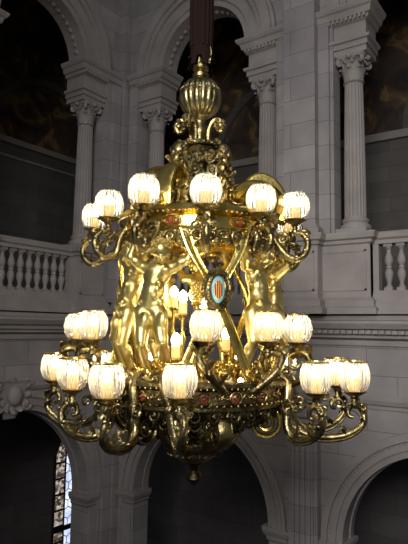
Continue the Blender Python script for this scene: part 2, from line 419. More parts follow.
# columns
def column_parts(root):
    b = MB(); nf = 20
    def md(j, a): return 1-.075*abs(cos(nf*a/2))**1.6
    zb, zt = LEDGE+.31, 4.20
    prof = []
    for k in range(9):
        t = k/8; prof.append((.178-.026*t**1.6, zb+(zt-zb)*t))
    b.lathe(prof, 120, (0, 0, CZ-(LEDGE+CZ)), mod=md); s_ = b.build('shaft', CARVE, root)
    b = MB(); z = 0
    b.box((-.26, -.26, 0), (.26, .26, .10))
    b.lathe([(.25, .10), (.262, .13), (.25, .17), (.215, .18), (.205, .21), (.222, .225), (.228, .25), (.215, .275), (.19, .28), (.185, .31)], 40)
    b.build('column_base', CARVE, root)
    b = MB(); z0 = zt-LEDGE; h = CAPT-zt
    b.lathe([(.165, z0-.03), (.18, z0-.015), (.165, z0), (.150, z0+.01), (.155, z0+h*.5), (.19, z0+h*.8), (.24, z0+h*.88)], 32)
    for row, (n, hh, off, ln, wd) in enumerate(((8, 0, 0, .22, .062), (8, .12, pi/8, .25, .062))):
        for k in range(n):
            a = 2*pi*k/n+off; o_ = Vector((cos(a), sin(a), 0))
            b.leaf(o_*.158+Vector((0, 0, z0+hh)), (0, 0, 1), o_, wd*1.2, ln, .8)
    for k in range(4):
        a = pi/4+k*pi/2; o_ = Vector((cos(a), sin(a), 0)); t_ = Vector((-sin(a), cos(a), 0))
        b.curl(o_*.26+Vector((0, 0, z0+h*.76)), o_, (0, 0, 1), .06, 1.5, .026, pi*.6, -1, flat=(1.3, 1), side=t_)
        b.tube([o_*.17+Vector((0, 0, z0+.2)), o_*.21+Vector((0, 0, z0+.33)), o_*.29+Vector((0, 0, z0+.44))], [.02, .025, .03], 6)
        a = k*pi/2; o_ = Vector((cos(a), sin(a), 0)); t_ = Vector((-sin(a), cos(a), 0))
        for sg in (-1, 1): b.curl(o_*.215+t_*(sg*.055)+Vector((0, 0, z0+h*.74)), t_*sg, (0, 0, 1), .045, 1.3, .016)
        b.sphere(o_*.25+Vector((0, 0, z0+h*.93)), .05, 8, 6)
    vs = []; q = []
    for k in range(4):
        a = k*pi/2
        for (r, aa) in ((.325, a+pi/4-.12), (.325, a+pi/4+.12), (.265, a+pi/4+.45), (.245, a+pi/2), (.265, a+3*pi/4-.45)): q.append((r*cos(aa), r*sin(aa)))
    n = len(q)
    for zz, sc in ((z0+h*.87, .93), (z0+h*.93, .98), (z0+h*.95, 1.0), (z0+h+.005, 1.02)): vs += [(x*sc, y*sc, zz) for x, y in q]
    fs = [tuple(range(n-1, -1, -1)), tuple(3*n+i for i in range(n))]
    for j in range(3):
        for i in range(n): fs.append((j*n+i, j*n+(i+1) % n, (j+1)*n+(i+1) % n, (j+1)*n+i))
    b.add(vs, fs); b.build('capital', CARVE, root)
col0 = empty('stone_column', MBk(-3.12, 0, LEDGE)); column_parts(col0)
tag(col0, 'tall fluted column with leafy capital at right, nearest to the viewer', 'column', 'fluted stone columns')
for M, u, lab in ((MBk, -4.78, 'fluted stone column just left of the plain tall pier, behind the chandelier'),
                  (MBk, -7.48, 'fluted column right of the wall corner, above the chandelier globes at left'),
                  (MA, 7.72, 'leftmost fluted column with leafy capital at the end of the left balustrade')):
    c = dup(col0); c.location = M(u, 0, LEDGE); c['label'] = lab

# balustrades
def baluster_mesh():
    b = MB(); z0, z1 = .62, 1.36; h = z1-z0
    b.box((-.065, -.065, 0), (.065, .065, .05)); b.box((-.065, -.065, h-.05), (.065, .065, h))
    pr = [(.05, .05), (.055, .07), (.035, .09), (.033, .13), (.060, .22), (.066, .27), (.052, .32), (.036, .345), (.046, .355), (.046, .385), (.036, .395), (.052, .42), (.066, .47), (.060, .52), (.033, .61), (.035, .65), (.055, .67), (.05, .69)]
    b.lathe(pr, 20); return b
def balustrade(M, u0, u1, n, label, first=[None]):
    root = empty('stone_balustrade', M((u0+u1)/2, 0, .5))
    tag(root, label, 'balustrade', 'stone balustrades of the upper gallery')
    o = Vector(M((u0+u1)/2, 0, .5)); W = .14
    def MM(u, w, z): return tuple(Vector(M(u, w, z))-o)
    b = WB(MM); b.bx(u0, u1, W-.12, W+.12, 0.501, .56); b.bx(u0, u1, W-.095, W+.095, .56, .62); b.build('base_rail', CARVE, root, False)
    b = WB(MM); b.bx(u0, u1, W-.10, W+.10, 1.36, 1.42); b.stack(u0, u1, W-.13, W+.09, [(1.42, 0), (1.45, .04), (1.52, .05), (LEDGE, .02)], False); b.build('handrail', CARVE, root, False)
    b = WB(MM); b.bx(u0, u0+.09, W-.09, W+.08, .62, 1.36); b.build('end_block', CARVE, root, False)
    b = WB(MM); b.bx(u1-.09, u1, W-.09, W+.08, .62, 1.36); b.build('end_block', CARVE, root, False)
    for k in range(n):
        u = u0+.13+(u1-u0-.26)*(k+.5)/n
        if first[0] is None: q = baluster_mesh().build('baluster', CARVE, root); first[0] = q
        else: q = first[0].copy(); COL.objects.link(q); q.parent = root
        q.location = MM(u, W, .62)
balustrade(MA, 5.37, 7.34, 9, 'stone balustrade on the left wall, running from the frame edge to the column')
balustrade(MBk, -7.13, -5.13, 9, 'stone balustrade mostly hidden behind the chandelier')
balustrade(MBk, -2.77, -.77, 9, 'stone balustrade at the right edge beside the near column')

# galleries behind
def shell(name, a, b_, m):
    b = MB(); b.box(a, b_); return tag(b.build(name, m, smooth=False), kind='structure')
xb, yb2 = XA-3.6, YB+3.8
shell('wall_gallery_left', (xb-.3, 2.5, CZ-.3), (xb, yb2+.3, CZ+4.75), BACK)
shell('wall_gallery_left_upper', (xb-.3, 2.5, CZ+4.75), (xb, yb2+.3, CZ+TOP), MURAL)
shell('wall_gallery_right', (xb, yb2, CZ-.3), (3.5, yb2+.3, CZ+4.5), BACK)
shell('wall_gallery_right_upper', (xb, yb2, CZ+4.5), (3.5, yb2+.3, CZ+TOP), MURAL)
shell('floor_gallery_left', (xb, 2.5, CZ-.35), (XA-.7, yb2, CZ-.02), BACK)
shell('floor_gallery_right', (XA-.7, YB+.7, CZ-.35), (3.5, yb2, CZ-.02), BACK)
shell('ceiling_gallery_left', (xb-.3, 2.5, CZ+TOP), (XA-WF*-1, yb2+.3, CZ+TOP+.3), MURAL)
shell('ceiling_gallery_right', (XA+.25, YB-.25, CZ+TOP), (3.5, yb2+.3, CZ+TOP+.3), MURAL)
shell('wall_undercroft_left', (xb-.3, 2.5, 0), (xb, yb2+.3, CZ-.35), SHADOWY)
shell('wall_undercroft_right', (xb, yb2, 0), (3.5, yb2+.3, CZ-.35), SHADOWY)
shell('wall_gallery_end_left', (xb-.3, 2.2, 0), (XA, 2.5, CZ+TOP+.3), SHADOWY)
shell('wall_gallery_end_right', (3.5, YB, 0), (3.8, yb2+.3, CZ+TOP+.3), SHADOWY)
shell('wall_left_near', (XA-.7, 2.5, 0), (XA+.25, 3.9, CZ+TOP), STONE)
shell('wall_right_near', (.65, YB-.25, 0), (3.5, YB+.7, CZ+TOP), STONE)
shell('floor', (xb-.5, -4, -.2), (6, yb2+.5, 0), FLOORM)
# frieze line and lunettes of the galleries
b = MB(); b.box((xb, 2.5, CZ+4.65), (xb+.14, yb2, CZ+4.80)); b.box((xb, yb2-.14, CZ+4.40), (3.5, yb2, CZ+4.58)); b.box((xb, 2.5, CZ+4.3), (xb+.05, yb2, CZ+4.36)); trim(b)
def MG(u, w, z): return (xb+w, u, z+CZ)
b = WB(MG)
for c in (5.3, 9.6): b.ring(c, 4.8, 1.75, 1.95, 0, .12)
b.bx(7.2, 7.7, 0, .22, 4.8, 8.8)
tag(b.build('trim_30', BACK, smooth=False), kind='structure')
b = WB(lambda u, w, z: (u, yb2-w, z+CZ))
for c in (-6.4, -1.2): b.ring(c, 4.58, 1.9, 2.1, 0, .12)
tag(b.build('trim_31', BACK, smooth=False), kind='structure')

# stained-glass window in the undercroft, seen through the left arch
def on_left(px, py, x):
    v = ray(px, py); p = EYE+v*(x/v.x); return p
xw = xb+.02
pl, pr_, ptop = on_left(54, 480, xw), on_left(74.5, 480, xw), on_left(63, 431, xw)
y0, y1, zt = pl.y, pr_.y, ptop.z; zs = zt-.62; zbt = .2; ymid = (y0+y1)/2
def head(y): t = (y-ymid)/((y1-y0)/2); return zs+(zt-zs)*(1-abs(t)**1.7)
def pane(ya, yb_, name, m, x):
    b = MB(); n = 10; vs = []; 
    for i in range(n+1):
        y = ya+(yb_-ya)*i/n; vs += [(x, y, zbt), (x, y, head(y)), (x+.012, y, zbt), (x+.012, y, head(y))]
    fs = []
    for i in range(n):
        a = 4*i; fs += [(a, a+4, a+5, a+1), (a+2, a+3, a+7, a+6), (a+1, a+5, a+7, a+3), (a, a+2, a+6, a+4)]
    fs += [(0, 1, 3, 2), (4*n, 4*n+2, 4*n+3, 4*n+1)]
    b.add(vs, fs); return b.build(name, m, smooth=False)
def winmat(name, cols, es, sc):
    m = mat(name, (.1, .1, .1), 0, .3); n, l, bb = nodes(m)
    tc = n.new('ShaderNodeTexCoord'); vo = n.new('ShaderNodeTexVoronoi'); vo.inputs['Scale'].default_value = sc; l.new(tc.outputs['Object'], vo.inputs['Vector'])
    sp = n.new('ShaderNodeSeparateColor'); l.new(vo.outputs['Color'], sp.inputs[0])
    r = ramp(n, cols); r.color_ramp.interpolation = 'CONSTANT'; l.new(sp.outputs[0], r.inputs['Fac']); l.new(r.outputs['Color'], bb.inputs['Emission Color'])
    bb.inputs['Emission Strength'].default_value = es; return m
WHITEG = winmat('clear_leaded_glass', [(0, (.62, .70, .92)), (.4, (.80, .86, 1.0)), (.75, (.5, .58, .82))], 1.25, 4)
PATG = winmat('patterned_glass', [(0, (.05, .035, .02)), (.25, (.42, .36, .28)), (.5, (.10, .07, .04)), (.68, (.65, .6, .52)), (.85, (.16, .12, .16))], .8, 13)
ysp = y0+(y1-y0)*.50
p1 = pane(ysp, y1, 'window_1', WHITEG, xw); tag(p1, kind='structure')
p2 = pane(y0, ysp, 'window_2', PATG, xw); tag(p2, kind='structure')
b = MB(); R = .16; dy = R*sqrt(3); row = 0; zz = zbt
while zz < zt:
    y = ysp+(dy/2 if row % 2 else 0)
    while y < y1+.1:
        hx = [(y+R*sin(pi*k/3), zz+R*cos(pi*k/3)) for k in range(6)]
        for k in range(3):
            a, c_ = hx[k], hx[k+1]
            if all(ysp-.01 <= q[0] <= y1+.005 and q[1] < head(min(max(q[0], y0), y1)) for q in (a, c_)):
                b.tube([(xw+.02, *a), (xw+.02, *c_)], .011, 4, 1)
        y += dy
    zz += R*1.5; row += 1
for k in range(14):
    z = zbt+.1+k*.42
    if z < zs: b.box((xw+.012, y0, z), (xw+.03, ysp, z+.05))
b.box((xw+.012, ysp-.02, zbt), (xw+.04, ysp+.02, zt-.08))
fr = []
for i in range(21):
    y = y0+(y1-y0)*i/20; fr.append((xw+.02, y, head(y)))
b.tube([(xw+.02, y0, zbt)]+fr+[(xw+.02, y1, zbt)], .035, 6, 1)
b.box((xw+.0, y0, zs-2.05), (xw+.05, y1, zs-1.92))
tag(b.build('trim_32', mat('lead_came', (.02, .02, .02), .3, .5), smooth=False), kind='structure')

# ================================================================== CHANDELIER
CHD = empty('chandelier', CH, YAW)
tag(CHD, 'ornate gilded chandelier with two tiers of lit glass globes, statues and scrolling arms', 'chandelier')
def prof(lst): return [(r*U, Z(K)) for r, K in lst]
def az(phi, r, z): return Vector((r*sin(phi), -r*cos(phi), z))
dg = radians

# --- hanging sleeve, neck, ball
b = MB()
def slm(j, a): return 1+.06*cos(14*a)+.02*cos(5*a)
b.lathe([(11.5*U, Z(279)), (12*U, Z(300)), (12*U, Z(340)), (12.4*U, Z(400))], 112, mod=slm)
for k in range(11):
    a = 2*pi*k/11; o_ = Vector((cos(a), sin(a), 0)); ln = (.26 if k % 2 else .17)
    b.leaf(o_*(10.5*U)+Vector((0, 0, Z(283))), (0, 0, -1), o_, .036, ln, .25)
tag(b.build('hanging_sleeve', SLEEVE, CHD), 'dark brown ribbed fabric sleeve around the hanging chain')
b = MB(); b.lathe(prof([(2, 240), (3, 246), (3, 285), (2, 290)]), 12)
b.lathe(prof([(4, 248), (8, 250), (8.5, 253), (6, 256), (8.2, 258), (8.2, 261), (5, 263), (4, 270)]), 24)
b.curl((.045, -.05, Z(268)), (1, 0, 0), (0, 0, 1), .05, 1.0, .014, -pi/2, 1, knob=False)
b.tube([(.085, -.05, Z(262)), (.10, -.05, Z(272)), (.09, -.05, Z(280))], [.012, .012, .005])
b.tube([(-.02, -.06, Z(262)), (-.01, -.07, Z(276)), (-.04, -.06, Z(290))], [.012, .010, .004])
b.build('hook', BRONZE, CHD)
b = MB(); cz = Z(229.5); pr2 = []
for k in range(15):
    t = -pi/2+pi*(k+.5)/15.0
    pr2.append((22.0*U*cos(t), cz+(22.0*U)*sin(t)))
def gad(j, a): return 1+.085*(abs(cos(9*a))**.7-.75)
b.lathe(pr2, 160, mod=gad)
b.lathe([(20.5*U, cz+.030), (21.8*U, cz+.038), (21.6*U, cz+.052), (19*U, cz+.060)], 48)
for k in range(40): b.sphere(az(2*pi*k/40, 20.4*U, cz+.070), .010, 6, 5)
b.build('gadrooned_ball', SILVERY, CHD)
# stem
b = MB(); b.lathe(prof([(8, 214), (9, 211), (6, 208), (5, 203), (7, 199), (7.5, 195), (5, 190), (5, 182), (8, 178), (9, 174), (6, 170)]), 24); b.build('stem', BRONZE, CHD)
# knobbed scroll brackets under the ball
for deg_ in (78, -32, -92, 165):
    a = dg(deg_); o_ = az(a, 1, 0); t_ = Vector((cos(a), sin(a), 0)); b = MB()
    pts = [o_*(r*U)+Vector((0, 0, Z(K))) for r, K in ((20, 177), (12, 180), (9.5, 188), (10, 198), (15, 206), (21, 206), (24, 200), (22, 195), (18, 196))]
    b.tube(pts, [.022, .026, .024, .022, .024, .026, .024, .02, .015], 8, 4, flat=(1.2, .8), side=t_)
    for k in range(9):
        q = 2*pi*k/9; b.sphere(o_*(21+4.5*cos(q))*U+Vector((0, 0, Z(201)+5*U*sin(q)))+t_*random.uniform(-.03, .03), .027, 8, 6)
    b.sphere(o_*22*U+Vector((0, 0, Z(201))), .04, 10, 8); b.build('crown_bracket', BRONZE, CHD)
# crown plinth
b = MB()
b.lathe(prof([(14, 176), (24, 178), (25, 181), (21, 183), (14, 183.5)][::-1]+[]), 8)
b.lathe(prof([(30, 122), (31, 127), (27, 130), (24, 138), (19, 150), (17, 160), (20, 170), (23, 176), (18, 178)]), 8)
for k in range(32): b.sphere(az(2*pi*k/32, 23*U, Z(179.5)), .012, 6, 5)
b.lathe(prof([(34, 105), (40, 108), (38, 113), (31, 117), (30, 123)]), 48)
b.build('crown', BRONZE, CHD)
# rich clusters (masks, fruit) on the crown
for deg_ in (-52, 66, 180, 8, 122, -115):
    a = dg(deg_); o_ = az(a, 1, 0); t_ = Vector((cos(a), sin(a), 0)); b = MB(); big = deg_ in (-52, 66, 180)
    P_ = lambda r, t, K: o_*(r*U)+t_*(t*U)+Vector((0, 0, Z(K)))
    if big:
        b.sphere(P_(25, 0, 172), .085, 14, 10, (1, 1, 1.1)); b.sphere(P_(32, 0, 169), .034, 10, 7); b.sphere(P_(28, 0, 164), .05, 10, 7)
        for s_ in (-1, 1):
            b.sphere(P_(31, s_*3.5, 174), .02, 8, 6); b.sphere(P_(29, s_*6, 168), .03, 8, 6)
            b.curl(P_(23, s_*9, 176), t_*s_, (0, 0, 1), .045, 1.3, .015)
            b.curl(P_(22, s_*13, 166), t_*s_, (0, 0, -1), .045, 1.3, .015)
    for k in range(70 if big else 44):
        zz = random.uniform(124, 182 if big else 172); rr = 20+(182-zz)*.20+random.uniform(1, 8); th = random.uniform(-.52, .52)
        b.sphere(az(a+th, rr*U, Z(zz)), random.uniform(.016, .030), 7, 5)
    for row, (r, K) in enumerate(((24, 163), (28, 150), (33, 137), (38, 124))):
        for s_ in (-1, 1):
            b.curl(P_(r+2, s_*(7+row*1.5), K), t_*s_, (0, 0, 1 if row % 2 else -1), .055, 1.5, .015)
            b.leaf(P_(r, s_*(12+row), K-5), Vector((0, 0, 1))+t_*s_*.4, o_, .04, .14, .8)
    b.build('fruit_cluster', BRONZE if big else SILVERY, CHD)

# --- big console bands from crown to upper ring
for deg_ in (-24, -47, 57, 95, 177, -143):
    a = dg(deg_); o_ = az(a, 1, 0); t_ = Vector((cos(a), sin(a), 0)); b = MB()
    pp = ((34, 128), (31, 134), (36, 138), (43, 135), (47, 137), (51, 144), (58, 150), (68, 150), (78, 143), (84, 133), (87, 118), (84, 108))
    if deg_ == 57: pp = tuple((r, K if K < 115 else 115+(K-115)*.5) for r, K in pp)
    if deg_ < 0: pp = ((42, 112), (38, 125), (38, 138), (42, 143), (49, 147), (58, 147), (67, 141), (74, 130), (77, 118), (77, 108))
    pts = [o_*(r*U)+Vector((0, 0, Z(K))) for r, K in pp]
    n = len(pts); rr = [.6+.45*min(1, i/5) for i in range(n)]
    b.tube(pts, rr, 10, 5, flat=(.075, .020) if deg_ < 0 or deg_ > 150 else (.085, .055), side=t_)
    for s_ in (-1, 1): b.tube([p+t_*(s_*.06*rr[i]) for i, p in enumerate(pts)], .013, 6, 4)
    for s_ in (-.3, .3): b.tube([p+t_*(s_*.06) for i, p in enumerate(pts)], .018, 6, 4)
    b.curl(pts[-1]+o_*.02+Vector((0, 0, .03)), o_, (0, 0, 1), .055, 1.3, .02)
    b.build('console_scroll', GOLD, CHD)

# --- upper ring
b = MB()
b.lathe(prof([(50, 83), (66, 82), (72, 84), (76, 86), (76.5, 88), (71, 90), (70.5, 99), (74, 101), (80, 103), (81, 106), (79, 108), (66, 108), (50, 106), (50, 83)]), 96, cap=False)
for k in range(96): b.sphere(az(2*pi*k/96, 79*U, Z(101.5)), .012, 6, 4, mi=1)
for k in range(72): b.sphere(az(2*pi*k/72, 75*U, Z(84.5)), .013, 6, 4, mi=1)
b.build('upper_ring', [GOLD, BRONZE], CHD)
# enamel plaques in the frieze
for k in range(14):
    a = 2*pi*k/14+.11; o_ = az(a, 1, 0); t_ = Vector((cos(a), sin(a), 0)); b = MB()
    Rr = Matrix((t_, -o_, Vector((0, 0, 1)))).transposed()
    b.sphere(o_*71*U+Vector((0, 0, Z(94.5))), .1, 20, 10, (.75, .16, .34), Rr)
    for s_ in (-1, 1): b.curl(o_*72.8*U+t_*(s_*.04)+Vector((0, 0, Z(94.5))), t_*s_, (0, 0, 1), .032, 1.3, .007, mi=1)
    b.tube([o_*(71.6*U)+t_*(.085*cos(q*pi/10))+Vector((0, 0, Z(94.5)+.048*sin(q*pi/10))) for q in range(21)], .009, 6, 1, mi=1)
    b.build('enamel_plaque', [RED, GOLD], CHD)['label'] = 'red enamel plaque in gilt frame'
# scrollwork hanging around the underside of the upper ring
b = MB()
for k in range(40):
    a = 2*pi*k/40; o_ = az(a, 1, 0); t_ = Vector((cos(a), sin(a), 0)); s_ = 1 if k % 2 else -1
    b.curl(o_*77*U+Vector((0, 0, Z(80))), t_*s_, (0, 0, 1), .055, 1.6, .014)
    b.leaf(o_*74*U+Vector((0, 0, Z(83)))+t_*.06, (0, 0, -1), o_, .03, .10, .5)
    if k % 3 == 0: b.sphere(o_*78*U+Vector((0, 0, Z(72))), .028, 8, 6)
b.build('scrollwork_fringe', BRONZE, CHD)
# gilded ceiling plate under the upper ring with radial ribs and a boss
b = MB()
b.lathe(prof([(2, 74), (8, 72), (14, 76), (20, 84), (36, 90), (51, 90), (51, 94), (2, 94)]), 48, cap=False)
for k in range(24):
    a = 2*pi*k/24; b.tube([az(a, 20*U, Z(83)), az(a, 36*U, Z(88)), az(a, 52*U, Z(87)), az(a, 70*U, Z(80.5))], .012, 6, 2)
for k in range(12):
    a = 2*pi*(k+.5)/12; b.sphere(az(a, 60*U, Z(81)), .06, 12, 7, (1, 1, .5))
b.build('gilt_canopy', GOLD, CHD)

# --- statues
def capsule(b, a, c, ra, rc):
    a = Vector(a); c = Vector(c); b.tube([a, (a+c)/2, c], [ra, (ra+rc)/2, rc], 14, 1); b.sphere(a, ra, 14, 9); b.sphere(c, rc, 14, 9)
def solidify(b, voxel, name, m, parent, it=5, f=.5):
    o = b.build(name+'_src', m)
    r = o.modifiers.new('r', 'REMESH'); r.mode = 'VOXEL'; r.voxel_size = voxel; r.use_smooth_shade = True
    s_ = o.modifiers.new('s', 'SMOOTH'); s_.iterations = it; s_.factor = f
    dgp = bpy.context.evaluated_depsgraph_get(); me = bpy.data.meshes.new_from_object(o.evaluated_get(dgp)); me.name = name
    bpy.data.objects.remove(o, do_unlink=True)
    if not me.materials: me.materials.append(m)
    me.polygons.foreach_set('use_smooth', [True]*len(me.polygons))
    n = bpy.data.objects.new(name, me); COL.objects.link(n); n.parent = parent; return n
def figure(J, look, name='gilded_statue'):
    """J: joints in the chandelier frame; look: direction of the face"""
    b = MB(); u = U
    cap = lambda a, c, ra, rc: capsule(b, J[a], J[c], ra*u, rc*u)
    hd = J['head']; lk = Vector(look).normalized(); up_ = (hd-J['neck']).normalized(); sd = lk.cross(up_).normalized(); lk = up_.cross(sd).normalized()
    Rh = Matrix((sd, lk, up_)).transposed()
    hp = lambda x, y, z: hd+sd*(x*u)+lk*(y*u)+up_*(z*u)
    b.sphere(hp(0, -.8, 1.2), 8.6*u, 18, 12, (.92, 1.02, 1), Rh)         # skull
    b.sphere(hp(0, 1.5, -3.0), 6.8*u, 16, 10, (.92, .85, 1.0), Rh)       # jaw
    b.sphere(hp(0, 5.6, -8.0), 2.6*u, 10, 7)                             # chin
    b.tube([hp(0, 7.2, 1.6), hp(0, 8.8, -1.2), hp(0, 9.4, -2.4)], [1.3*u, 1.6*u, 1.9*u], 8, 1); b.sphere(hp(0, 9.6, -2.4), 2.0*u, 8, 6)
    for s_ in (-1, 1):
        b.sphere(hp(s_*3.3, 7.6, 2.9), 2.6*u, 8, 6, (1.3, .6, .55), Rh)   # brow
        b.sphere(hp(s_*3.2, 6.5, .3), 1.6*u, 8, 6)                        # eye
        b.sphere(hp(s_*4.2, 4.9, -3.0), 2.9*u, 8, 6)                      # cheek
        b.sphere(hp(s_*8.0, -.5, -.6), 2.3*u, 8, 6, (.5, .8, 1.2), Rh)    # ear
    b.sphere(hp(0, 7.4, -5.4), 1.9*u, 8, 6, (1.3, .7, .45), Rh); b.sphere(hp(0, 7.0, -6.9), 1.6*u, 8, 6, (1.2, .7, .5), Rh)
    cap('neck', 'head', 4.2, 4.6); cap('chest', 'neck', 8, 4.6)
    sv = (J['rsh']-J['lsh']).normalized(); tv = (J['neck']-J['pelvis']).normalized(); fv = sv.cross(tv).normalized()
    if fv.dot(Vector((0, -1, 0))) < 0 and J.get('front') is None: pass
    fv = J.get('front', fv)
    Rt = Matrix((sv, fv, tv)).transposed()
    b.sphere(J['chest'], 13.5*u, 18, 12, (1.0, .70, .95), Rt); b.sphere(J['belly'], 11.0*u, 18, 12, (.98, .76, 1.15), Rt); b.sphere(J['pelvis'], 12.2*u, 18, 12, (1.05, .82, .85), Rt)
    for s_ in (-1, 1):
        b.sphere(J['chest']+sv*(s_*5.4*u)+fv*(6.8*u)+tv*(1*u), 5.0*u, 12, 8, (1.05, .62, .8), Rt)
        b.sphere(J['pelvis']+sv*(s_*8.5*u)+fv*(5.5*u)+tv*(4*u), 3.4*u, 10, 7); b.sphere(J['belly']+sv*(s_*2.7*u)+fv*(7.2*u)+tv*(6*u), 3.2*u, 10, 7, (1, .6, 1), Rt); b.sphere(J['belly']+sv*(s_*2.7*u)+fv*(7.6*u)-tv*(0*u), 3.2*u, 10, 7, (1, .6, 1), Rt)     # pectoral
        b.sphere(J['pelvis']+sv*(s_*5.4*u)-fv*(5.5*u)-tv*(4*u), 6.8*u, 12, 8)                         # buttock
    b.sphere(J['belly']+fv*(4.6*u)-tv*(6*u), 7.2*u, 12, 8, (1, .75, .9), Rt); b.sphere(J['pelvis']+fv*(5.5*u)-tv*(4.5*u), 5.4*u, 12, 8, (1.1, .8, 1.1), Rt)
    cap('chest', 'belly', 10, 9.0); cap('belly', 'pelvis', 9.4, 9.5)
    for s_ in 'lr':
        capsule(b, J['chest']+tv*3*u, J[s_+'sh'], 7*u, 5.8*u)
        cap(s_+'sh', s_+'el', 5.6, 3.9); cap(s_+'el', s_+'wr', 3.9, 2.6)
        up2 = (J[s_+'sh']+J[s_+'el'])/2; b.sphere(up2+fv*1.2*u, 4.9*u, 12, 8)
        capsule(b, J['pelvis'], J[s_+'hip'], 9*u, 8.6*u)
        cap(s_+'hip', s_+'kn', 8.6, 5.2); cap(s_+'kn', s_+'an', 5.0, 3.0)
        b.sphere(J[s_+'kn'].lerp(J[s_+'an'], .33)-fv*1.6*u, 5.0*u, 12, 8, (1, 1, 1.5), Rt)             # calf
        b.sphere(J[s_+'hip'].lerp(J[s_+'kn'], .4)+fv*1.0*u, 7.4*u, 12, 8, (1, 1, 1.7), Rt); b.sphere(J[s_+'kn']+fv*3.2*u, 3.0*u, 10, 7)
        toe = J[s_+'toe']; an = J[s_+'an']; capsule(b, an-fv*1.5*u-tv*1.5*u, an-fv*1.5*u-tv*2*u, 3.0*u, 3.2*u); fd = (toe-an).normalized()
        mid = an.lerp(toe, .55); capsule(b, an, mid, 3.1*u, 2.9*u)
        for q in range(5):
            off = sv*((q-2)*1.5*u); capsule(b, mid+off*.7, toe+off-fd*abs(q-1.5)*.5*u, 1.7*u, (1.25 if q else 1.25)*u)
        wr = J[s_+'wr']; el = J[s_+'el']; hv = J.get(s_+'hv', (wr-el)).normalized(); hs = hv.cross(fv).normalized()
        pm = wr+hv*4.2*u; b.sphere(pm, 3.6*u, 12, 8, (.95, .5, 1.15), Matrix((hs, hv.cross(hs).normalized(), hv)).transposed()); capsule(b, wr, pm, 2.5*u, 2.4*u)
        nb = hv.cross(hs).normalized()
        for q, ln in enumerate((4.6, 5.4, 5.0, 3.9)):
            st = pm+hv*2.4*u+hs*((q-1.5)*1.75*u); m1 = st+hv*ln*.5*u-nb*.6*u; m2 = m1+hv*ln*.3*u-nb*ln*.45*u
            capsule(b, st, m1, 1.0*u, .95*u); capsule(b, m1, m2, .95*u, .8*u)
        th = wr+hv*1.5*u+hs*(-3*u); t2 = th+hv*3*u-hs*2.3*u; capsule(b, wr+hv*u, th, 1.3*u, 1.2*u); capsule(b, th, t2, 1.2*u, .95*u)
    o = solidify(b, .0085, name, BODY, CHD, 4)
    h = MB()
    rnd = random.Random(3)
    for k in range(46):
        t = rnd.uniform(-.25, 1); a = rnd.uniform(0, 2*pi)
        q = Vector((cos(a)*sqrt(max(0, 1-t*t)), sin(a)*sqrt(max(0, 1-t*t)), t))
        if q.y > .15 and q.z < .72: continue
        h.sphere(hp(q.x*8.4, -.8+q.y*8.8, 1.2+q.z*8.8), rnd.uniform(1.7, 2.6)*u, 8, 6)
        if k % 3 == 0: h.curl(hp(q.x*9.2, -.8+q.y*9.6, 1.2+q.z*9.4), sd, up_, 2.6*u, 1.2, .8*u)
    ho = h.build('curly_hair', BODY, o)
    return o
J = dict(head=L(161, 251, .85), neck=L(159, 261.5, .872), chest=L(157.5, 273, .88), belly=L(153, 291, .88), pelvis=L(150, 307, .885),
         lsh=L(143, 267, .885), lel=L(130.5, 257, .875), lwr=L(136, 241, .88), rsh=L(173, 267, .875), rel=L(188.5, 259, .865), rwr=L(191, 243, .87),
         lhip=L(142.5, 313, .885), lkn=L(141, 345, .868), lan=L(148, 374, .885), ltoe=L(150, 384, .862),
         rhip=L(158, 313, .88), rkn=L(162, 344, .862), ran=L(169, 370, .885), rtoe=L(174, 379, .862))
J['front'] = Vector((.12, -1, .05)).normalized()
J['lhv'] = Vector((.5, .1, 1)); J['rhv'] = Vector((.0, .1, 1))
st1 = figure(J, (.42, -.85, -.16))
# a second pose, leaning back against the mirrored side: turned about the axis
phi0 = dg(-31)
def turn(v, d_): return Matrix.Rotation(dg(d_), 3, 'Z') @ v
# pose two is written at azimuth -71, seen from its side
J2 = dict(head=L(131, 253, .93), neck=L(133, 262, .94), chest=L(135, 274, .945), belly=L(131, 292, .945), pelvis=L(125, 307, .95),
          lsh=L(130, 268, .975), lel=L(122, 256, .99), lwr=L(127, 241, .985), rsh=L(141, 267, .915), rel=L(143, 254, .90), rwr=L(150, 241, .92),
          lhip=L(122, 313, .97), lkn=L(115, 338, .975), lan=L(122, 366, .985), ltoe=L(116, 375, .985),
          rhip=L(128, 313, .935), rkn=L(122, 343, .925), ran=L(131, 370, .94), rtoe=L(125, 380, .93))
J2['front'] = Vector((-.9, -.4, .1)).normalized()
J2['lhv'] = Vector((.3, 0, 1)); J2['rhv'] = Vector((.2, 0, 1))
st2 = figure(J2, (-.7, -.65, -.15))
for k in (1, 2):
    for s0 in (st1, st2):
        q = dup(s0, CHD); q.rotation_euler = (0, 0, dg(120*k))

